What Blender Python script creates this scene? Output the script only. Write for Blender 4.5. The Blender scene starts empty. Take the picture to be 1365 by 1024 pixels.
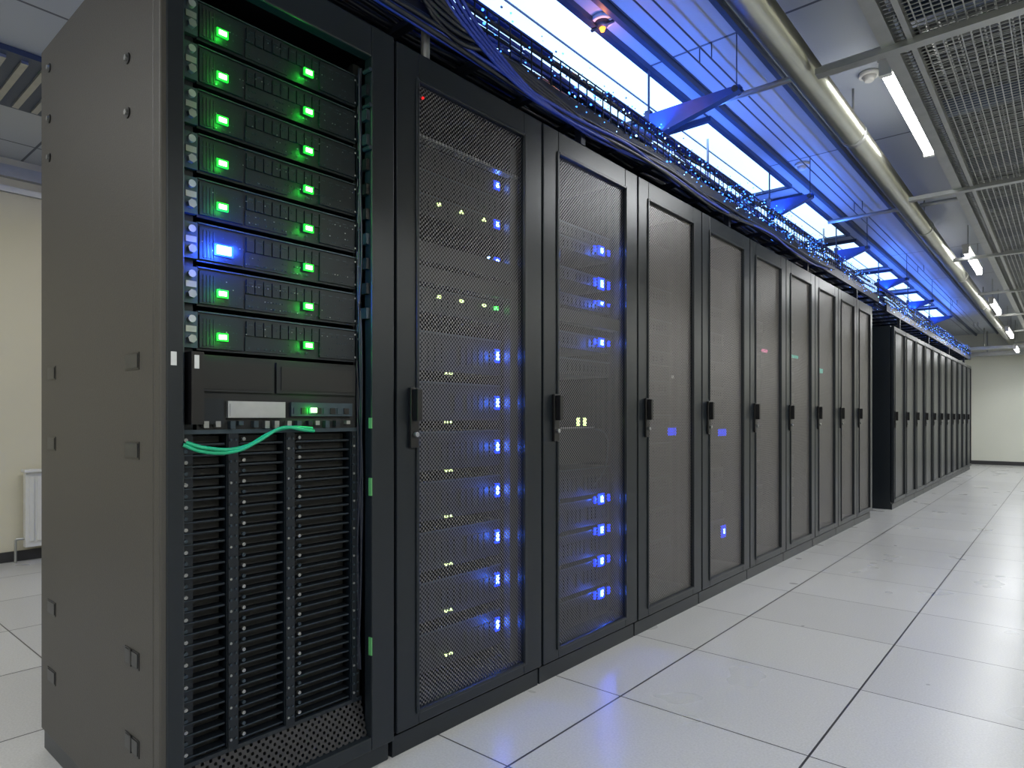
import bpy, math, random
from mathutils import Vector
random.seed(7)
scene = bpy.context.scene
scene.view_settings.view_transform = 'Standard'

# ---------------------------------------------------------------- materials
def nodes_of(name):
    m = bpy.data.materials.new(name); m.use_nodes = True
    nt = m.node_tree; b = nt.nodes['Principled BSDF']
    return m, nt, b
def mat(name, col, rough=0.5, metal=0.0, noise=0.0, nscale=40.0, bump=0.0, spec=0.5):
    m, nt, b = nodes_of(name)
    b.inputs['Roughness'].default_value = rough
    b.inputs['Metallic'].default_value = metal
    b.inputs['Specular IOR Level'].default_value = spec
    tc = nt.nodes.new('ShaderNodeTexCoord')
    n = nt.nodes.new('ShaderNodeTexNoise'); n.inputs['Scale'].default_value = nscale
    n.inputs['Detail'].default_value = 4
    nt.links.new(tc.outputs['Object'], n.inputs['Vector'])
    mx = nt.nodes.new('ShaderNodeMix'); mx.data_type = 'RGBA'
    lo = [max(0, c*(1-noise)) for c in col]; hi = [min(1, c*(1+noise)) for c in col]
    mx.inputs['A'].default_value = (*lo, 1); mx.inputs['B'].default_value = (*hi, 1)
    nt.links.new(n.outputs['Fac'], mx.inputs['Factor'])
    nt.links.new(mx.outputs['Result'], b.inputs['Base Color'])
    if bump > 0:
        bp = nt.nodes.new('ShaderNodeBump'); bp.inputs['Strength'].default_value = bump
        bp.inputs['Distance'].default_value = 0.002
        nt.links.new(n.outputs['Fac'], bp.inputs['Height'])
        nt.links.new(bp.outputs['Normal'], b.inputs['Normal'])
    return m
def emit(name, col, s):
    m, nt, b = nodes_of(name)
    b.inputs['Base Color'].default_value = (*col, 1)
    b.inputs['Emission Color'].default_value = (*col, 1)
    b.inputs['Emission Strength'].default_value = s
    return m
def math_n(nt, op, a, b=None, c=None):
    n = nt.nodes.new('ShaderNodeMath'); n.operation = op
    for i, v in enumerate((a, b, c)):
        if v is None: continue
        if isinstance(v, (int, float)): n.inputs[i].default_value = v
        else: nt.links.new(v, n.inputs[i])
    return n.outputs[0]
def perf(name, col, pitch, thr, metal=0.6, rough=0.4):
    """staggered round-hole perforated sheet, lies in world YZ"""
    m, nt, b = nodes_of(name)
    b.inputs['Base Color'].default_value = (*col, 1)
    b.inputs['Metallic'].default_value = metal; b.inputs['Roughness'].default_value = rough
    tc = nt.nodes.new('ShaderNodeTexCoord'); sp = nt.nodes.new('ShaderNodeSeparateXYZ')
    nt.links.new(tc.outputs['Object'], sp.inputs[0])
    k = math.pi/pitch
    u = math_n(nt, 'COSINE', math_n(nt, 'MULTIPLY', sp.outputs['Y'], k))
    v = math_n(nt, 'COSINE', math_n(nt, 'MULTIPLY', sp.outputs['Z'], k))
    h = math_n(nt, 'GREATER_THAN', math_n(nt, 'MULTIPLY', u, v), thr)
    tr = nt.nodes.new('ShaderNodeBsdfTransparent'); mix = nt.nodes.new('ShaderNodeMixShader')
    nt.links.new(h, mix.inputs[0]); nt.links.new(b.outputs[0], mix.inputs[1]); nt.links.new(tr.outputs[0], mix.inputs[2])
    nt.links.new(mix.outputs[0], nt.nodes['Material Output'].inputs['Surface'])
    return m

M_frame = mat('rack_black_steel', (0.009, 0.013, 0.018), 0.34, 0.15, 0.15, 60, 0.06)
M_side = mat('rack_side_panel', (0.058, 0.055, 0.050), 0.46, 0.3, 0.12, 300, 0.25)
M_in = mat('rack_interior', (0.004, 0.005, 0.006), 0.6, 0.0, 0.2)
M_unit = mat('server_face', (0.003, 0.007, 0.012), 0.42, 0.2, 0.3, 30)
M_unit2 = mat('server_face_light', (0.011, 0.015, 0.021), 0.42, 0.4, 0.3, 30)
M_line = mat('server_trim', (0.05, 0.07, 0.09), 0.38, 0.7, 0.2)
M_silver = mat('silver_metal', (0.45, 0.46, 0.48), 0.35, 0.8, 0.1)
M_stud = mat('stud_metal', (0.35, 0.36, 0.36), 0.35, 0.9, 0.1)
M_black = mat('black_plastic', (0.005, 0.005, 0.006), 0.35, 0, 0.1)
M_label = mat('label_white', (0.6, 0.62, 0.62), 0.6)
M_glabel = mat('label_green', (0.08, 0.30, 0.10), 0.6)
M_gcable = mat('green_cable_jacket', (0.01, 0.36, 0.18), 0.35)
M_perfA = perf('perforated_door_open', (0.14, 0.14, 0.15), 0.0068, 0.02)
M_perfB = perf('perforated_door_dense', (0.17, 0.162, 0.162), 0.0075, 0.36)
M_perfC = perf('perforated_plate', (0.05, 0.05, 0.055), 0.010, 0.35)
M_blue = emit('led_blue', (0.12, 0.28, 1.0), 30)
M_blueW = emit('led_blue_core', (0.25, 0.5, 1.0), 30)
M_blueS = emit('led_blue_dim_and_halo', (0.01, 0.05, 1.0), 2.2)  # dim LEDs, and the painted glow halo around bright LED cores
M_greenD = emit('led_green_lens', (0.01, 0.42, 0.03), .9)
M_greenC = emit('led_green_core', (0.4, 1.0, 0.35), 9)
M_green = emit('led_green', (0.05, 1.0, 0.08), 9)
M_yel = emit('led_yellow', (0.70, 0.95, 0.35), 3)
M_cyan = emit('led_cyan', (0.05, 0.7, 0.55), 1.0)
M_pink = emit('led_pink', (1.0, 0.25, 0.5), 1.3)
M_red = emit('led_red', (1.0, 0.02, 0.02), 1.2)
M_orange = emit('led_orange', (1.0, 0.25, 0.02), 6)
M_white_paint = mat('white_paint', (0.62, 0.62, 0.60), 0.5, 0, 0.03)
M_galv = mat('galvanised_steel', (0.42, 0.43, 0.42), 0.38, 0.85, 0.18, 12)
M_pipe = mat('pipe_metal', (0.44, 0.45, 0.40), 0.28, 0.85, 0.15, 8)
M_rail = mat('ceiling_rail_paint', (0.05, 0.07, 0.12), 0.4, 0.4, 0.1)
M_arm = mat('blue_arm_paint', (0.03, 0.10, 0.60), 0.35, 0.1, 0.1)
M_cable = mat('cable_black', (0.006, 0.009, 0.020), 0.32, 0, 0.2)
M_cableb = mat('cable_blue', (0.02, 0.05, 0.38), 0.35, 0, 0.2)
M_tray = mat('tray_steel', (0.018, 0.022, 0.036), 0.4, 0.6, 0.2)

# ---------------------------------------------------------------- mesh builder
class MB:
    def __init__(s): s.v=[]; s.f=[]; s.mi=[]; s.mats=[]
    def m(s, mt):
        if mt not in s.mats: s.mats.append(mt)
        return s.mats.index(mt)
    def box(s, x0,x1,y0,y1,z0,z1, mt):
        b=len(s.v); k=s.m(mt)
        s.v += [(x0,y0,z0),(x1,y0,z0),(x1,y1,z0),(x0,y1,z0),(x0,y0,z1),(x1,y0,z1),(x1,y1,z1),(x0,y1,z1)]
        for f in ((0,3,2,1),(4,5,6,7),(0,1,5,4),(1,2,6,5),(2,3,7,6),(3,0,4,7)):
            s.f.append(tuple(b+i for i in f)); s.mi.append(k)
    def quad(s, pts, mt):
        b=len(s.v); s.v += pts; s.f.append(tuple(range(b,b+len(pts)))); s.mi.append(s.m(mt))
    def cyl(s, p0, p1, r, mt, n=12, r1=None):
        p0=Vector(p0); p1=Vector(p1); d=(p1-p0).normalized()
        a=d.orthogonal().normalized(); c=d.cross(a); b=len(s.v); k=s.m(mt)
        if r1 is None: r1=r
        for p,rr in ((p0,r),(p1,r1)):
            for i in range(n):
                t=2*math.pi*i/n; s.v.append(tuple(p+a*rr*math.cos(t)+c*rr*math.sin(t)))
        for i in range(n):
            j=(i+1)%n; s.f.append((b+i,b+j,b+n+j,b+n+i)); s.mi.append(k)
        s.f.append(tuple(b+i for i in range(n))[::-1]); s.mi.append(k)
        s.f.append(tuple(b+n+i for i in range(n))); s.mi.append(k)
    def obj(s, name, parent=None, bevel=0, smooth=False):
        me=bpy.data.meshes.new(name); me.from_pydata(s.v,[],s.f)
        for mt in s.mats: me.materials.append(mt)
        me.polygons.foreach_set('material_index', s.mi)
        if smooth: me.polygons.foreach_set('use_smooth',[len(p.vertices)==4 for p in me.polygons])
        me.update(); o=bpy.data.objects.new(name, me); scene.collection.objects.link(o)
        if parent: o.parent=parent
        if bevel:
            bm=o.modifiers.new('bevel','BEVEL'); bm.width=bevel; bm.segments=2; bm.limit_method='ANGLE'
        return o
def empty(name):
    e=bpy.data.objects.new(name,None); e.empty_display_size=0.1; scene.collection.objects.link(e); return e
def curve_obj(name, splines, radius, mt, parent=None):
    cu=bpy.data.curves.new(name,'CURVE'); cu.dimensions='3D'; cu.bevel_depth=radius; cu.bevel_resolution=2; cu.resolution_u=6
    for pts in splines:
        sp=cu.splines.new('BEZIER'); sp.bezier_points.add(len(pts)-1)
        for bp_,p in zip(sp.bezier_points,pts):
            bp_.co=p; bp_.handle_left_type='AUTO'; bp_.handle_right_type='AUTO'
    cu.materials.append(mt)
    o=bpy.data.objects.new(name,cu); scene.collection.objects.link(o)
    if parent: o.parent=parent
    return o
def point(name, loc, col, e, r=0.01, parent=None):
    l=bpy.data.lights.new(name,'POINT'); l.color=col; l.energy=e; l.shadow_soft_size=r
    o=bpy.data.objects.new(name,l); o.location=loc; scene.collection.objects.link(o)
    if parent: o.parent=parent
    return o
def area(name, loc, rot, sx, sy, col, e, parent=None):
    l=bpy.data.lights.new(name,'AREA'); l.shape='RECTANGLE'; l.size=sx; l.size_y=sy; l.color=col; l.energy=e
    o=bpy.data.objects.new(name,l); o.location=loc; o.rotation_euler=rot; scene.collection.objects.link(o)
    if parent: o.parent=parent
    return o

# ---------------------------------------------------------------- room shell
XL, XR, YN, YF, HC = -4.1, 3.2, -3.0, 17.2, 2.8
HT = HC-.002
def floor_mat():
    m, nt, b = nodes_of('raised_floor_tiles')
    tc=nt.nodes.new('ShaderNodeTexCoord'); sp=nt.nodes.new('ShaderNodeSeparateXYZ')
    nt.links.new(tc.outputs['Object'], sp.inputs[0])
    def seam(out, off, t, w):
        u=math_n(nt,'DIVIDE',math_n(nt,'SUBTRACT',out,off),t)
        fr=math_n(nt,'FRACT',u)
        d=math_n(nt,'MINIMUM',fr,math_n(nt,'SUBTRACT',1.0,fr))
        return math_n(nt,'LESS_THAN',d,w/t/2), math_n(nt,'FLOOR',u)
    sx,ix=seam(sp.outputs['X'],0.268-6.4,0.64,0.007); sy,iy=seam(sp.outputs['Y'],2.656-6.2,0.62,0.005)
    s=math_n(nt,'MAXIMUM',sx,sy)
    cmb=nt.nodes.new('ShaderNodeCombineXYZ'); nt.links.new(ix,cmb.inputs[0]); nt.links.new(iy,cmb.inputs[1])
    wn=nt.nodes.new('ShaderNodeTexWhiteNoise'); nt.links.new(cmb.outputs[0],wn.inputs['Vector'])
    n=nt.nodes.new('ShaderNodeTexNoise'); n.inputs['Scale'].default_value=150; n.inputs['Detail'].default_value=2
    nt.links.new(tc.outputs['Object'],n.inputs['Vector'])
    r=nt.nodes.new('ShaderNodeValToRGB'); r.color_ramp.elements[0].position=0.3; r.color_ramp.elements[1].position=0.7
    r.color_ramp.elements[0].color=(0.44,0.44,0.435,1); r.color_ramp.elements[1].color=(0.52,0.52,0.515,1)
    nt.links.new(n.outputs['Fac'],r.inputs[0])
    br=math_n(nt,'MULTIPLY_ADD',wn.outputs['Value'],0.10,0.93)
    vm=nt.nodes.new('ShaderNodeVectorMath'); vm.operation='SCALE'; nt.links.new(r.outputs[0],vm.inputs[0]); nt.links.new(br,vm.inputs['Scale'])
    mx=nt.nodes.new('ShaderNodeMix'); mx.data_type='RGBA'; nt.links.new(s,mx.inputs['Factor'])
    nt.links.new(vm.outputs[0],mx.inputs['A']); mx.inputs['B'].default_value=(0.03,0.03,0.032,1)
    nt.links.new(mx.outputs['Result'],b.inputs['Base Color'])
    n2=nt.nodes.new('ShaderNodeTexNoise'); n2.inputs['Scale'].default_value=3; nt.links.new(tc.outputs['Object'],n2.inputs['Vector'])
    nt.links.new(math_n(nt,'MULTIPLY_ADD',n2.outputs['Fac'],0.1,0.24),b.inputs['Roughness'])
    b.inputs['Specular IOR Level'].default_value=0.5
    return m
def ceil_mat():
    m, nt, b = nodes_of('ceiling_tiles')
    tc=nt.nodes.new('ShaderNodeTexCoord'); br=nt.nodes.new('ShaderNodeTexBrick')
    br.offset=0; br.inputs['Color1'].default_value=(0.42,0.45,0.50,1); br.inputs['Color2'].default_value=(0.36,0.40,0.46,1)
    br.inputs['Mortar'].default_value=(0.06,0.07,0.10,1); br.inputs['Scale'].default_value=1
    br.inputs['Mortar Size'].default_value=0.008; br.inputs['Brick Width'].default_value=0.6; br.inputs['Row Height'].default_value=1.75
    mp=nt.nodes.new('ShaderNodeMapping'); mp.inputs['Location'].default_value=(0.15,0.5,0)
    nt.links.new(tc.outputs['Object'],mp.inputs[0]); nt.links.new(mp.outputs[0],br.inputs['Vector'])
    nt.links.new(br.outputs['Color'],b.inputs['Base Color']); b.inputs['Roughness'].default_value=0.4
    return m
M_floor=floor_mat(); M_ceil=ceil_mat()
M_ceil_dark=mat('ceiling_dark', (0.03,0.032,0.037),0.8,0,0.5,4)  # darker, mottled ceiling colour on the mesh tray side
M_wall=mat('cream_wall',(0.58,0.55,0.43),0.7,0,0.04,3)
M_wallf=mat('far_wall_paint',(0.68,0.69,0.61),0.6,0,0.04,2)
M_base=mat('dark_baseboard',(0.03,0.03,0.032),0.5)
b=MB(); b.box(XL-.1,XR+.1,YN-.1,YF+.1,-0.1,0,M_floor); b.obj('floor')
b=MB(); b.box(XL-.1,0.93,YN-.1,YF+.1,HC,HC+.1,M_ceil); b.box(0.93,XR+.1,YN-.1,YF+.1,HC+.1,HC+.2,M_ceil_dark)
b.box(0.90,0.93,YN-.1,YF+.1,HC,HC+.2,M_rail); b.obj('ceiling')
b=MB(); b.box(XL-.1,XL,YN,YF,0,HC,M_wall); b.obj('wall_left')
b=MB(); b.box(XR,XR+.1,YN,YF,0,HC+.1,M_wall); b.obj('wall_right')
b=MB(); b.box(XL,XR,YF,YF+.1,0,HC+.1,M_wallf); b.obj('wall_far')
b=MB(); b.box(XL,XR,YN-.1,YN,0,HC+.1,M_wall); b.obj('wall_near')
b=MB(); b.box(XL,XR,YF-.015,YF,0,.08,M_base); b.obj('baseboard_far')
b=MB(); b.box(XL,XL+.02,YN,YF,0,.07,M_base); b.obj('baseboard_left')
b=MB(); b.box(XL,XL+.05,YN,YF,2.66,2.74,M_galv); b.box(XL,XL+.03,YN,YF,2.56,2.6,M_galv); b.obj('trim_left')
b=MB(); b.box(-1.0,XR,YF-.6,YF-.35,2.28,2.36,M_galv); b.box(-1.0,XR,YF-1.2,YF-1.0,2.36,2.42,M_galv)
for x in (-.9,.2,1.3,2.4): b.cyl((x,YF-.475,2.36),(x,YF-.475,HT),.012,M_galv,8); b.cyl((x,YF-1.1,2.42),(x,YF-1.1,HT),.012,M_galv,8)
b.obj('far_cable_support_beam')

# ---------------------------------------------------------------- racks
H=2.107; DEP=0.876
def carcass(b, X0, y0, y1, H, mt_side, depth=DEP):
    xb=X0-depth; xf=X0-0.035
    b.box(xb,xf,y0,y0+.02,0.06,H,mt_side); b.box(xb,xf,y1-.02,y1,0.06,H,M_frame)
    b.box(xb,xb+.02,y0+.02,y1-.02,0.06,H,M_in)
    b.box(xb+.02,xf,y0+.02,y1-.02,H-.03,H,M_frame); b.box(xb+.02,xf,y0+.02,y1-.02,0.06,.10,M_frame)
    b.box(xb+.01,X0-.02,y0+.005,y1-.005,0.0,.06,M_frame)
def handle(parent, X0, y, zc):
    b=MB()
    b.box(X0,X0+.012,y-.016,y+.016,zc-.09,zc+.09,M_black)
    b.box(X0+.012,X0+.035,y-.010,y+.010,zc-.01,zc+.085,M_black)
    b.cyl((X0+.012,y,zc-.05),(X0+.024,y,zc-.05),.008,M_stud,12)
    b.obj('door_handle',parent,bevel=.003)
def door(parent, X0, y0, y1, H, perfm, sl=.085, sr=.10, zt=.095, zb=.12, hz=1.0, hy=None, solid=False):
    b=MB(); g=.006; x0=X0-.03
    b.box(x0,X0,y0+g,y0+sl,.075,H-.005,M_frame); b.box(x0,X0,y1-sr,y1-g,.075,H-.005,M_frame)
    b.box(x0,X0,y0+sl,y1-sr,H-zt,H-.005,M_frame); b.box(x0,X0,y0+sl,y1-sr,.075,zb,M_frame)
    b.box(X0,X0+.006,y0+sl-.012,y0+sl,zb-.01,H-zt+.01,M_frame); b.box(X0,X0+.006,y1-sr,y1-sr+.012,zb-.01,H-zt+.01,M_frame)
    b.box(X0,X0+.006,y0+sl,y1-sr,H-zt,H-zt+.012,M_frame); b.box(X0,X0+.006,y0+sl,y1-sr,zb-.012,zb,M_frame)
    b.obj('door_frame',parent,bevel=.003)
    b=MB()
    if solid: b.box(X0-.02,X0-.012,y0+sl,y1-sr,zb,H-zt,M_side2)
    else: b.quad([(X0-.012,y0+sl,zb),(X0-.012,y1-sr,zb),(X0-.012,y1-sr,H-zt),(X0-.012,y0+sl,H-zt)],perfm)
    b.obj('perforated_door_panel',parent)
    handle(parent,X0,hy if hy else y0+.07,hz)
M_side2=mat('door_panel_grey',(0.036,0.038,0.042),0.33,0.4,0.1)

# ---- rack 1 : open rack
r1=empty('server_rack'); y0,y1=.578,1.222
b=MB(); carcass(b,0,y0,y1,H,M_side)
b.box(-.035,0,y0,y0+.05,.06,H,M_side)
b.box(-.034,.002,y0+.012,y0+.052,.06,H-.001,M_frame)
b.box(-.035,0,y1-.08,y1,.06,H,M_frame); b.box(-.035,0,y0+.05,y1-.08,H-.09,H,M_frame); b.box(-.035,0,y0+.05,y1-.08,.06,.10,M_frame)
b.obj('frame',r1,bevel=.004)
b=MB()
for z in (1.13,.925,.445,.245):
    for x,w in ((-.155,.085),(-.769,.075)):
        b.box(x-w/2,x+w/2,y0-.0015,y0,z-.02,z+.02,M_black)
        b.box(x-w/2+.006,x+w/2-.006,y0-.003,y0-.0015,z-.016,z+.016,M_side2)
        if z<.5 and x>-.3: b.box(x-.01,x+.0,y0-.004,y0-.0015,z-.02,z+.02,M_black)
for x,z in ((-.18,1.84),(-.18,1.713),(-.79,2.03),(-.79,1.88),(-.79,1.766)):
    b.cyl((x,y0-.003,z),(x,y0,z),.013,M_black,16); b.cyl((x,y0-.008,z),(x,y0-.003,z),.007,M_stud,6)
b.obj('side_panel_slots',r1)
b=MB()
for ya,yb in ((.629,.672),(1.118,1.140)):
    b.box(-.075,-.055,ya,yb,.12,H-.1,M_unit2 if ya<1 else M_in)
for i in range(58):
    z=1.14+i*.0147
    b.box(-.055,-.0535,.636,.645,z,z+.008,M_black)
for i in range(8):
    zc=1.924-.103*i
    b.box(-.056,-.040,.646,.676,zc-.042,zc+.042,M_line)
    b.cyl((-.040,.660,zc+.024),(-.030,.660,zc+.024),.0085,M_silver,12)
    b.cyl((-.040,.660,zc-.022),(-.028,.660,zc-.022),.010,M_stud,6)
    b.box(-.040,-.036,.648,.672,zc-.006,zc+.008,M_stud)
    b.cyl((-.052,.634,zc+.03),(-.046,.634,zc+.03),.005,M_stud,8)
    b.box(-.056,-.040,1.119,1.132,zc-.04,zc+.04,M_unit)
    b.cyl((-.040,1.126,zc+.02),(-.035,1.126,zc+.02),.004,M_stud,8)
    b.box(-.046,-.044,1.112,1.122,zc+.03,zc+.034,M_label)
    b.box(-.046,-.044,1.112,1.122,zc-.034,zc-.03,M_label)
b.obj('mounting_rails',r1)
b=MB(); leds=MB()
for i in range(8):
    zc=1.924-.103*i; zl=zc-.012
    b.box(-.7,-.045,.676,1.118,zc-.046,zc+.046,M_unit)
    b.box(-.045,-.041,.678,1.116,zc+.042,zc+.045,M_line)
    b.box(-.045,-.039,.680,.785,zc-.040,zc+.036,M_unit)
    b.box(-.045,-.042,.792,.905,zc-.040,zc-.004,M_unit2)
    b.box(-.045,-.040,1.0,1.112,zc-.040,zc+.036,M_unit)
    for k in range(14):
        y=.795+k*.0228
        b.box(-.045,-.0405,y,y+.0195,zc-.001,zc+.034,M_unit)
        b.box(-.0405,-.0395,y+.004,y+.0155,zc+.025,zc+.0265,M_line)
        if k<8: b.box(-.0405,-.0395,y+.004,y+.007,zc-.034,zc-.030,M_line)
    for k in range(52):
        y=.685+k*.0082
        for q in range(4):
            if random.random()<.36: b.box(-.0405,-.0383,y,y+.0025,zc-.034+q*.017,zc-.032+q*.017,M_line if random.random()<.8 else M_stud)
    for k in range(4): b.box(-.0395,-.0375,.688+k*.008,.692+k*.008,zc-.036,zc+.028,M_in)
    blue=(i==5)
    if blue:
        leds.box(-.039,-.034,.712,.758,zl-.014,zl+.014,M_blueS)  # outer box paints the blue halo around the LED core
        leds.box(-.034,-.032,.718,.752,zl-.010,zl+.010,M_blue); leds.box(-.032,-.031,.724,.747,zl-.007,zl+.007,M_blueW)
        point('led_glow',(.0,.725,zl),(.02,.10,1),3.0,.01,r1)
        point('led_glow',(-.015,.77,zl+.01),(.02,.10,1),.6,.01,r1)
    else:
        leds.box(-.039,-.0335,.718,.746,zl-.0095,zl+.0095,M_greenD); leds.box(-.0335,-.032,.723,.741,zl-.0052,zl+.0052,M_greenC)
        point('led_glow',(-.012,.732,zl),(.02,1,.05),.13,.005,r1)
    leds.box(-.040,-.0335,.949,.977,zl-.0095,zl+.0095,M_greenD); leds.box(-.0335,-.032,.954,.972,zl-.0052,zl+.0052,M_greenC)
    point('led_glow',(-.012,.963,zl),(.02,1,.05),.13,.005,r1)
b.obj('server_units',r1)
b=MB()
b.box(-.3,-.045,.676,1.118,1.05,1.148,M_in)
b.box(-.045,-.036,.680,.865,1.062,1.140,M_in); b.box(-.036,-.034,.688,.857,1.068,1.134,M_black)
b.box(-.045,-.036,.872,1.112,1.062,1.140,M_in); b.box(-.036,-.034,.884,1.10,1.07,1.13,M_black)
b.box(-.3,-.045,.676,1.118,.965,1.05,M_in)
b.box(-.06,-.034,.745,.895,1.0,1.040,M_silver); b.box(-.034,-.032,.75,.89,1.004,1.034,M_silver)
b.box(-.05,-.034,.912,1.10,1.004,1.040,M_line)
for k in range(8): b.box(-.034,-.032,.918+k*.022,.934+k*.022,1.010,1.026,M_black if k%2 else M_line)
b.box(-.05,-.034,.68,.735,.985,1.045,M_unit)
for k in range(14):
    y=.685+k*.03+random.uniform(-.006,.006); b.box(-.05,-.03,y,y+.012,.972+random.uniform(0,.012),.992,random.choice([M_stud,M_unit2,M_line]))
b.box(-.06,.012,.640,.668,.985,1.148,M_black); b.box(.012,.014,.646,.656,1.11,1.14,M_label)
leds.box(-.034,-.030,.967,.985,1.014,1.026,M_greenC); point('led_glow',(-.01,.976,1.02),(.02,1,.05),.08,.005,r1)
b.box(.0,.003,.600,.612,1.115,1.145,M_label)
b.obj('console_drawer',r1)
leds.obj('status_leds',r1)
curve_obj('patch_cable',[[(.004,.625,.940),(.012,.66,.925),(.014,.74,.922),(.01,.80,.945),(-.005,.87,.975),(-.015,.94,.968),(-.03,.975,.965)],
  [(.002,.632,.945),(.016,.67,.932),(.006,.76,.930),(-.004,.84,.964),(-.02,.90,.975),(-.03,.97,.972)]],.0042,M_gcable,r1)
b=MB(); b.box(-.75,-.10,.64,1.125,.20,.965,M_in)
cols=((.640,.778),(.778,.930),(.930,1.125))
for ci,(a,c) in enumerate(cols):
    dv=.030 if ci<2 else .022
    b.box(-.10,-.048,c-dv,c,.20,.965,M_unit)
    b.box(-.048,-.044,c-dv+.003,c-.003,.20,.965,M_unit2 if ci<2 else M_unit)
    for k in range(29):
        z=.212+k*.0258
        b.box(-.10,-.052,a+.004,c-dv-.002,z,z+.0045,M_unit2)
        b.box(-.10,-.075,a+.010,c-dv-.006,z+.007,z+.022,M_in)
        b.box(-.053,-.050,a+.006,c-dv-.004,z+.0032,z+.0048,M_line)
        b.cyl((-.044,c-dv+.008,z+.012),(-.040,c-dv+.008,z+.012),.0032,M_line if k%3 else M_stud,8)
        b.cyl((-.044,c-dv+.021,z+.012),(-.041,c-dv+.021,z+.012),.0026,M_line,8)
        b.cyl((-.052,a+.012,z+.014),(-.044,a+.012,z+.014),.0045,M_line if k%2 else M_stud,8)
b.box(-.05,-.042,.64,1.125,.962,.972,M_line)
b.obj('blade_chassis',r1)
b=MB(); b.quad([(-.02,.63,.10),(-.02,1.14,.10),(-.05,1.14,.20),(-.05,.63,.20)],M_perfC); b.box(-.055,-.045,.63,1.14,.195,.205,M_frame); b.obj('perforated_plate',r1)
b=MB(); b.box(-.10,-.09,.63,1.14,.10,.2,M_in); b.obj('plate_backing',r1)
b=MB()
for z0,z1 in ((.97,1.0),(.78,.83),(.33,.38)):
    b.box(-.012,-.0,1.139,1.143,z0,z1,M_glabel)
for k in range(10):
    z=1.28+k*.07; b.box(-.05,-.01,1.130,1.142,z,z+.03,random.choice([M_unit2,M_line,M_black]))
for z in (1.98,1.88,1.76): b.cyl((-.03,1.136,z),(.001,1.136,z),.006,M_line,8)
b.obj('cable_guides',r1)
vs=[]
for k in range(6):
    vs.append([(-.04+random.uniform(-.01,.01),1.128+random.uniform(-.004,.004),z+random.uniform(-.02,.02)) for z in (1.98,1.7,1.45,1.2,.9,.6,.3)])
curve_obj('rack_wiring',vs,.0035,M_cable,r1)

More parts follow.
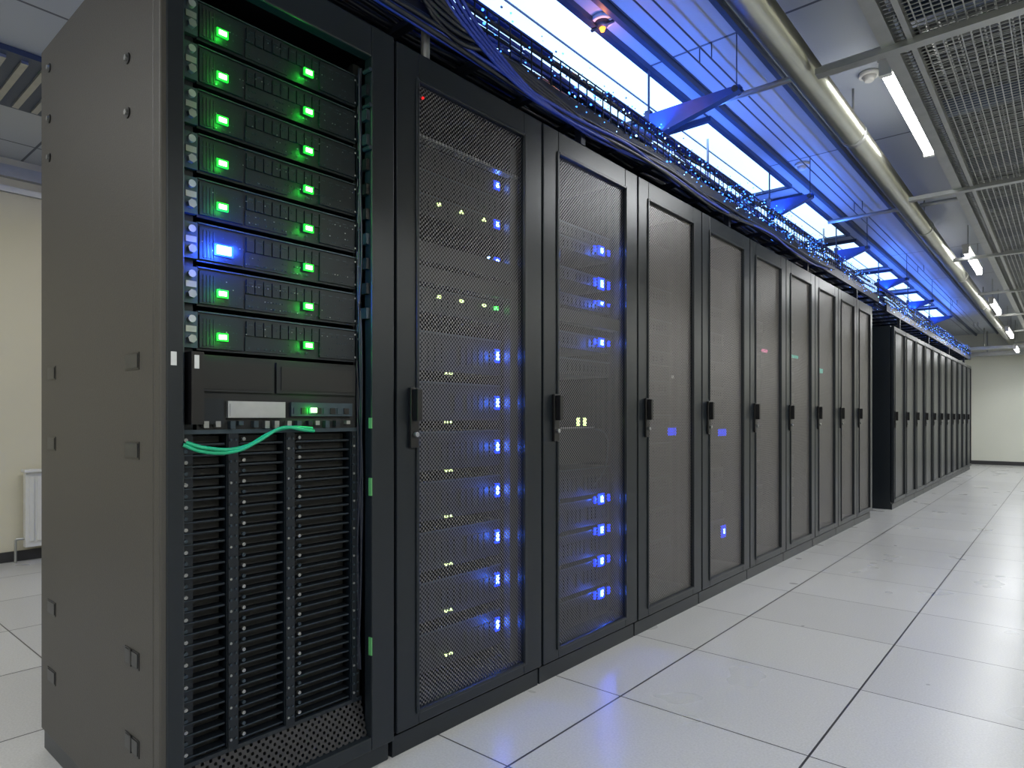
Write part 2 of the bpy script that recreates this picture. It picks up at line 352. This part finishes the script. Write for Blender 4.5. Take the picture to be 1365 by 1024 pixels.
# ---- rows of closed racks
yb=[1.226,1.925,2.632,3.315,4.005,4.68,5.36,6.025,6.66,7.29]
def servers(b, L, y0, y1, X, zs, hh, mt=M_unit2):
    for z in zs:
        b.box(X-.6,X,y0,y1,z-hh/2,z+hh/2,mt)
        b.box(X,X+.004,y0,y1,z+hh/2-.006,z+hh/2,M_line)
        n=int((y1-y0)/.03)
        for k in range(n):
            y=y0+.01+k*.03
            if random.random()<.8: b.box(X,X+.005,y,y+.022,z-hh*.3,z+hh*.2,M_unit)
for idx in range(9):
    y0,y1=yb[idx],yb[idx+1]
    r=empty('server_rack'); b=MB(); carcass(b,0,y0,y1,H,M_frame); b.obj('frame',r)
    door(r,0,y0,y1,H,M_perfA if idx<2 else M_perfB, sl=.09 if idx==0 else .10, sr=.11, hz=1.0, hy=y0+.065 if idx==0 else y0+.075)
    b=MB(); L=MB(); X=-.12
    if idx==0:
        ya,yc=1.36,1.90
        b.box(-.10,-.07,1.82,1.90,.1,2.0,M_side2)
        b.box(-.09,-.06,1.30,1.90,1.885,1.895,M_silver)
        b.box(-.13,-.06,1.34,1.87,1.50,1.56,M_black)
        b.box(-.12,-.07,1.34,1.87,1.435,1.485,M_black)
        servers(b,L,ya,1.82,X,[1.86-.078*k for k in range(3)],.068)
        servers(b,L,ya,1.82,X,[1.39],.08)
        servers(b,L,ya,1.82,X,[1.222-.166*k for k in range(7)],.13)
        for z in (1.857,1.713,1.575):
            L.box(X+.005,X+.010,1.780,1.810,z-.016,z+.016,M_blueS); L.box(X+.010,X+.013,1.789,1.801,z-.008,z+.008,M_blue)  # dim box is a painted halo behind the core
        L.box(X+.005,X+.012,1.745,1.752,1.57,1.585,M_blue)
        L.box(X+.005,X+.012,1.782,1.798,1.397,1.409,M_green)
        for z in (1.228,1.055,.894,.733,.562,.404,.238):
            L.box(X+.005,X+.010,1.784,1.808,z-.025,z+.025,M_blueS); L.box(X+.010,X+.013,1.790,1.802,z-.015,z+.015,M_blue)  # painted blue halo, then the LED core
            point('led_glow',(X+.05,1.79,z),(.02,.12,1),.7,.01,r)
        for y in (1.503,1.61,1.725):
            for z in (1.714,1.405): L.box(X+.005,X+.012,y-.006,y+.007,z-.005,z+.005,M_yel)
        for z in (1.15,.985,.82,.665,.502,.345,.196):
            for dy in (-.013,.008): L.box(X+.005,X+.012,1.545+dy,1.545+dy+.010,z-.003,z+.0035,M_yel)
        L.box(-.012,-.006,1.338,1.343,1.975,1.980,M_red)
    elif idx==1:
        ya,yc=2.06,2.60
        b.box(-.10,-.07,2.585,2.60,.1,2.0,M_unit2)
        servers(b,L,ya,2.58,X,[1.80,1.74,1.61,1.50],.05)
        b.box(-.12,-.07,2.04,2.60,1.395,1.445,M_black)
        servers(b,L,ya,2.58,X,[1.33,1.22],.07)
        servers(b,L,ya,2.58,X,[.72-.138*k for k in range(5)],.12)
        b.box(-.3,-.14,ya,2.58,.80,.95,M_in)
        for z,s in ((1.753,.016),(1.604,.022),(1.515,.008),(1.339,.016),(.634,.020),(.495,.020),(.355,.020),(.209,.020)):
            L.box(X+.005,X+.010,2.475,2.525,z-s-.004,z+s+.004,M_blueS); L.box(X+.010,X+.013,2.494,2.512,z-s*.7,z+s*.7,M_blue); L.box(X+.005,X+.012,2.44,2.455,z-s*.8,z+s*.8,M_blueS)  # wide dim box paints the glow around each core
            L.box(X+.005,X+.012,2.555,2.57,z-s*.8,z+s*.8,M_blueS)
            point('led_glow',(X+.05,2.50,z),(.02,.12,1),.8,.01,r)
        for y in (2.31,2.36): L.box(X+.005,X+.012,y,y+.016,.965,1.0,M_yel)
        L.box(X+.0,X+.004,2.2,2.45,.955,.960,M_silver)
        curve_obj('patch_cable',[[(-.11,2.45,.95),(-.09,2.50,.93),(-.09,2.52,.85),(-.1,2.50,.76),(-.1,2.42,.70)]],.003,M_line,r)
    else:
        b.box(-.7,-.14,y0+.1,y1-.1,.2,1.9,M_in)
        servers(b,L,y0+.12,y1-.12,X,[.35+.16*k+random.uniform(-.01,.01) for k in range(9)],.07,M_unit)
        X=-.05
        if idx==2:
            for dy in (0,.03,.06): L.box(X,X+.01,3.02+dy,3.035+dy,.91,.95,M_blueS)
            L.box(X,X+.01,3.06,3.07,1.2,1.215,M_label)
        if idx==3:
            for dy in (0,.04,.08): L.box(X,X+.01,3.64+dy,3.66+dy,.895,.935,M_blueS)
            L.box(X,X+.008,3.68,3.74,.30,.37,M_blueS); L.box(X,X+.01,3.70,3.72,.32,.35,M_blue)
        if idx==4: L.box(X,X+.01,4.34,4.43,1.435,1.455,M_pink)
        if idx==5: L.box(X,X+.01,4.92,5.08,1.44,1.46,M_cyan)
        if idx==6: L.box(X,X+.01,5.60,5.72,1.365,1.40,M_cyan)
    b.obj('server_units',r)
    if L.v: L.obj('status_leds',r)
w2=.667
for k in range(11):
    y0=8.07+k*w2; r=empty('server_rack'); b=MB(); carcass(b,.05,y0,y0+w2,2.0,M_frame); b.obj('frame',r)
    door(r,.05,y0,y0+w2,2.0,None,sl=.06,sr=.06,zt=.06,zb=.12,hz=.98,hy=y0+.04,solid=True)

# ---------------------------------------------------------------- cable trays + cables
t=empty('overhead_cable_tray'); t2=empty('cable_basket')
M_glint=mat('blue_glint_connector',(0.25,0.4,0.9),.15,.7); M_spark=emit('painted_glint',(0.04,0.20,1.0),5); M_spark2=emit('painted_glint_bright',(0.25,0.5,1.0),8)  # glowing bits paint blue light glinting off connectors; they are no lamps
def ladder(tt,xa,xb_,z,ya,yc,posts,hb):
    b=MB()
    b.box(xa,xa+.02,ya,yc,z,z+.07,M_tray); b.box(xb_-.02,xb_,ya,yc,z,z+.07,M_tray)
    y=ya+.1
    while y<yc: b.box(xa+.02,xb_-.02,y,y+.03,z+.005,z+.025,M_tray); y+=.3
    for y in posts:
        for x in (xa+.02,xb_-.02): b.box(x-.015,x+.015,y-.015,y+.015,hb,z,M_tray)
    y=ya
    while y<yc:
        for x in (xa,xb_-.004): b.box(x,x+.004,y,y+.004,z+.07,z+.19,M_tray)
        y+=.06
    for zz in (.11,.15,.188):
        for x in (xa,xb_-.004): b.box(x,x+.004,ya,yc,z+zz,z+zz+.004,M_tray)
    b.obj('ladder_rails',tt)
ladder(t,-.50,-.0,2.19,.3,7.6,(.8,2.2,3.7,5.2,6.7),H)
ladder(t2,-.48,.04,2.12,7.75,15.4,(8.5,10.5,12.5,14.5),2.0)
def cable(ya,yc,xc,zc,amp,step=.35,sag=0,zmin=2.13):
    pts=[];y=ya;px=xc;pz=zc
    while y<=yc:
        px+=random.uniform(-amp,amp); pz+=random.uniform(-amp*.6,amp*.6)
        px+=(xc-px)*.35; pz+=(zc-pz)*.35
        pts.append((px,y,max(zmin,max(pz,zc-.05)-sag*abs(math.sin(y*2.1+xc*30))))); y+=step*random.uniform(.7,1.3)
    return pts
S=[];SB=[]
for k in range(90):
    xc=random.uniform(-.45,-.02); zc=2.235+random.uniform(0,.18)
    (SB if k%5==0 else S).append(cable(.3,7.55,xc,zc,.03))
S2=[];SB2=[]
for k in range(44):
    (SB2 if k%4==0 else S2).append(cable(7.7,15.3,random.uniform(-.42,.02),2.16+random.uniform(0,.16),.03,.5))
curve_obj('black_cables',S,.0105,M_cable,t); curve_obj('blue_cables',SB,.007,M_cableb,t)
curve_obj('black_cables',S2,.0105,M_cable,t2); curve_obj('blue_cables',SB2,.007,M_cableb,t2)
S=[];SB=[]
for k in range(9):
    (SB if k%3==0 else S).append(cable(1.0,random.uniform(3.0,6.5),random.uniform(.0,.04),2.175+random.uniform(0,.06),.02,.3,.03))
for k in range(6):
    o=k*.03
    S.append([(-.25,.9+o,2.40),(-.05,1.05+o,2.43),(.03,1.25+o,2.34-o),(.035,1.5+o,2.22),(.03,1.8+o,2.16+o*.3),(.02,2.2+o,2.16),(-.02,2.6+o,2.22)])
for k in range(4):
    o=k*.04
    SB.append([(-.1,1.0+o,2.46),(.02,1.2+o,2.40),(.045,1.45+o,2.24),(.04,1.75+o,2.15),(.03,2.1+o,2.15),(.02,2.6+o,2.20)])
curve_obj('hanging_cables',S,.008,M_cable,t); curve_obj('hanging_blue_cables',SB,.006,M_cableb,t)
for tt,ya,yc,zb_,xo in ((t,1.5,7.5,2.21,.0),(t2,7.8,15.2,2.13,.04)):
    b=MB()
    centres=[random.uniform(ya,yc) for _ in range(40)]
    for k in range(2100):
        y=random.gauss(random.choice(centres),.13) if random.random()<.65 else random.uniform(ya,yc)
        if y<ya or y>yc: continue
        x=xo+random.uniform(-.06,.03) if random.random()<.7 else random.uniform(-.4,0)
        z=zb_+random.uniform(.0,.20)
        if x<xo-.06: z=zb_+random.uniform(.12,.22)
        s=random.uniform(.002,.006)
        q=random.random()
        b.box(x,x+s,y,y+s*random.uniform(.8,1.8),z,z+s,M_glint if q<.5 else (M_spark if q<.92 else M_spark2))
    b.obj('connectors_and_glints',tt)  # glossy connector bits mixed with painted emissive glints
b=MB(); b.cyl((-.02,1.36,H),(-.02,1.36,HT),.014,M_galv,10)
for y in (4.0,6.6): b.cyl((-.27,y,2.2),(-.27,y,HT),.008,M_galv,8)
b.obj('support_rods',t)
for tt,ys in ((t,(1.2,3.3,5.4)),(t2,(8.6,10.7,12.8))):
    b=MB()
    for y in ys:
        area('added_blue_uplight',(-.06,y,2.435),(math.pi,math.radians(-25),0),.05,1.7,(.06,.20,1.0),14,tt)  # added uplight, put in to tint the ceiling blue
        b.box(-.075,-.045,y-.85,y+.85,2.41,2.43,M_cableb)
    b.obj('added_uplight_housings',tt)  # slim bars under the added uplights
for y,xt in ((2.98,.34),(4.74,.16),(6.50,.14),(8.25,.16),(10.0,.16),(11.75,.16)):
    b=MB(); z=2.50
    b.quad([(-.12,y-.02,z-.09),(xt,y-.02,z+.01),(xt,y-.02,z+.035),(-.12,y-.02,z+.035)],M_arm)
    b.quad([(-.12,y+.02,z-.09),(-.12,y+.02,z+.035),(xt,y+.02,z+.035),(xt,y+.02,z+.01)],M_arm)
    b.quad([(-.12,y-.02,z-.09),(-.12,y+.02,z-.09),(xt,y+.02,z+.01),(xt,y-.02,z+.01)],M_arm)
    b.quad([(-.12,y-.02,z+.035),(xt,y-.02,z+.035),(xt,y+.02,z+.035),(-.12,y+.02,z+.035)],M_arm)
    b.box(-.15,-.12,y-.015,y+.015,2.42,2.56,M_rail); b.cyl((xt-.02,y,z+.03),(xt-.02,y,HT),.003,M_rail,6)
    b.cyl((-.135,y,2.26),(-.135,y,HT),.006,M_rail,6)
    b.cyl((xt-.02,y-.03,z+.02),(xt-.02,y+.03,z+.02),.014,M_rail,10)
    b.obj('support_arm',t if y<7.5 else t2)

# ---------------------------------------------------------------- ceiling fixtures
M_panel=emit('light_panel_diffuser',(0.55,0.80,1.0),1.6)
pan=[(0.3,1.7),(1.85,3.45),(3.75,5.2),(5.5,6.95),(7.25,8.7),(9.0,10.4),(10.8,12.2),(12.6,14.0)]
for a,c in pan:
    e=empty('ceiling_light_panel'); b=MB()
    b.box(-.74,-.16,a,c,HC-.012,HC-.004,M_panel); b.obj('diffuser',e)
    b=MB()
    b.box(-.77,-.74,a-.03,c+.03,HC-.03,HT,M_rail); b.box(-.16,-.13,a-.03,c+.03,HC-.03,HT,M_rail)
    b.box(-.74,-.16,a-.03,a,HC-.03,HT,M_rail); b.box(-.74,-.16,c,c+.03,HC-.03,HT,M_rail)
    b.box(-.34,-.335,a,c,HC-.02,HC-.012,M_rail)
    b.obj('trim_frame',e)
for x,z in ((-.04,2.76),(.33,2.77)):
    b=MB(); b.box(x,x+.025,YN+.01,YF-.01,z,HT,M_rail); b.box(x-.008,x+.033,YN+.01,YF-.01,HC-.006,HT,M_rail); b.obj('unistrut_rail')
for x in (.13,.19):
    b=MB(); b.cyl((x,YN+.01,2.72),(x,16,2.72),.004,M_rail,6)
    for y in (0,3,6,9,12,15): b.cyl((x,y,2.72),(x,y,HT),.003,M_rail,6)
    b.obj('ceiling_wire')
p=empty('overhead_pipe'); b=MB(); b.cyl((.596,YN+.01,2.55),(.596,YF-.01,2.55),.062,M_pipe,32)
b.obj('pipe_body',p,smooth=True); b=MB()
for y in (1.6,3.9,6.2,8.6,11,13.5): b.cyl((.596,y,2.55),(.596,y+.05,2.55),.066,M_galv,32); b.box(.59,.60,y+.02,y+.03,2.61,HT,M_galv)
b.obj('pipe_clamps',p,smooth=True)
b=MB(); X0,X1,Z=.95,2.55,2.50
b.box(X0-.03,X0+.02,.2,16.5,Z-.02,Z+.05,M_galv); b.box(X0+.06,X0+.08,.2,16.5,Z-.02,Z+.02,M_galv)
b.box(1.72,1.76,.2,16.5,Z-.03,Z+.03,M_galv); b.box(X1-.03,X1,.2,16.5,Z-.02,Z+.05,M_galv)
for y in (.8,2.95,5.08,7.3,9.5,11.7,13.9,16.1): b.box(.67,X1,y,y+.05,Z-.04,Z-.015,M_galv)
x=X0+.1
while x<X1-.03: b.box(x,x+.004,.2,16.5,Z,Z+.004,M_galv); x+=.03
y=.2
while y<16.5: b.box(X0,X1,y,y+.004,Z+.004,Z+.008,M_galv); y+=.03
for y in (2.95,5.08,7.3,9.5,11.7,13.9):
    for x in (X0,1.74,X1-.02): b.cyl((x,y+.025,Z),(x,y+.025,HC+.09),.008,M_galv,8)
b.obj('wire_mesh_tray')
b=MB()
for y in [1+1.1*k for k in range(14)]: b.box(.95,3.15,y,y+.06,2.68,2.76,M_rail)
x=1.0
while x<2.7: b.box(x,x+.006,.5,16,2.765,2.771,M_galv); x+=.05
y=.5
while y<16: b.box(.97,2.7,y,y+.006,2.771,2.777,M_galv); y+=.05
b.obj('ceiling_joists')
b=MB()
for y in (3.4,6.1): b.cyl((-.1,y,2.70),(.89,y,2.70),.016,M_galv,12)
b.obj('cross_conduit')
M_tube=emit('tube_lamp_glow',(1.0,0.98,0.93),16)
lamps=[(.873,3.30,4.45,2.55),(.775,7.25,8.4,2.53),(.74,10.3,11.5,2.48),(.74,13.0,14.2,2.40),(.74,15.0,15.9,2.28)]
F=.55
def lampglow(e,x,y,z,sx,sy,P,col=(.93,.965,1.0)): area('lamp_light',(x,y,z),(0,0,0),sx,sy,col,P*F,e)
for (x,a,c,z) in lamps:
    e=empty('fluorescent_tube_lamp'); b=MB(); b.cyl((x,a,z),(x,c,z),.026,M_tube,16); b.obj('tube',e,smooth=True)
    b=MB(); b.box(x-.03,x+.03,a-.03,c+.03,z+.03,z+.055,M_white_paint)
    b.box(x-.025,x+.025,a-.03,a,z-.03,z+.03,M_white_paint); b.box(x-.025,x+.025,c,c+.03,z-.03,z+.03,M_white_paint)
    for y in (a+.15,c-.15): b.cyl((x,y,z+.055),(x,y,HT),.004,M_galv,6)
    b.obj('fixture',e); lampglow(e,x,(a+c)/2,z-.03,.04,1.1,28)
M_fill=emit('added_fill_glow',(1.0,0.97,0.92),9)  # glow of the added fill battens
for (x,a,z,P) in ((2.85,-2.2,2.62,50),(2.85,0.2,2.62,55),(2.85,2.6,2.62,58),(2.85,5.0,2.62,55),(2.85,7.4,2.62,50),(2.85,9.8,2.62,50),(2.85,12.4,2.62,60),(2.85,15.0,2.62,75),
                (-2.6,-2.2,2.72,30),(-2.6,1.2,2.72,30),(-1.0,-2.2,2.72,40),(.5,-2.2,2.72,50),(1.7,-2.2,2.62,45)):
    e=empty('added_fill_batten'); b=MB(); b.box(x-.06,x+.06,a,a+1.2,z-.01,z,M_fill); b.obj('diffuser',e)  # added battens out of view, put in to brighten aisle and racks
    b=MB(); b.box(x-.09,x+.09,a-.03,a+1.23,z,z+.05,M_white_paint); b.box(x-.01,x+.01,a+.3,a+.32,z+.05,HT,M_white_paint); b.obj('fixture',e)
    lampglow(e,x,a+.6,z-.02,.12,1.2,P,(1,.98,.93) if x<-2 else (.93,.965,1.0))
def detector(name,x,y,glow):
    e=empty(name); b=MB(); b.cyl((x,y,HT),(x,y,HC-.02),.05,M_white_paint,20,.048); b.cyl((x,y,HC-.02),(x,y,HC-.045),.035,M_white_paint if not glow else M_rail,20,.02)
    if glow:
        b.box(x-.06,x+.06,y-.006,y+.006,HC-.04,HC-.03,M_rail); b.cyl((x,y,HC-.045),(x,y,HC-.06),.014,M_orange,12,.008)
    b.obj('body',e,smooth=True); return e
e=detector('smoke_detector',-.105,2.5,True); point('glow',(-.105,2.5,HC-.09),(1,.3,.03),.7,.01,e)
detector('smoke_detector',.055,4.85,False); detector('ceiling_sensor',.70,3.8,False)
e=empty('radiator'); b=MB(); b.box(XL+.04,XL+.10,1.25,2.5,.10,.63,M_white_paint)
for k in range(25): b.box(XL+.10,XL+.108,1.27+k*.049,1.30+k*.049,.14,.59,M_white_paint)
b.box(XL+.03,XL+.12,1.24,2.51,.62,.64,M_white_paint)
for y in (1.4,2.35): b.box(XL+.03,XL+.08,y,y+.04,.0,.10,M_white_paint)
b.cyl((XL+.07,1.2,.0),(XL+.07,1.2,.16),.009,M_galv,8); b.cyl((XL+.07,1.2,.16),(XL+.07,1.26,.16),.009,M_galv,8)
b.obj('radiator_body',e,bevel=.004)
b=MB(); b.box(-3.1,-2.4,.65,1.2,HC-.03,HT,M_rail)
for k in range(5): b.box(-3.05,-2.45,.70+k*.09,.73+k*.09,HC-.045,HC-.03,M_galv)
b.obj('air_vent')

# ---------------------------------------------------------------- world + camera
w=bpy.data.worlds.new('world'); scene.world=w; w.use_nodes=True
w.node_tree.nodes['Background'].inputs[0].default_value=(.5,.6,.8,1); w.node_tree.nodes['Background'].inputs[1].default_value=.1
cam=bpy.data.cameras.new('camera'); co=bpy.data.objects.new('camera',cam); scene.collection.objects.link(co)
co.location=(1.493,0,1.0); co.rotation_euler=(math.pi/2,0,math.radians(40.48))
cam.sensor_width=36; cam.lens=870/1365*36; cam.shift_y=45/1365; cam.clip_start=.02
scene.camera=co
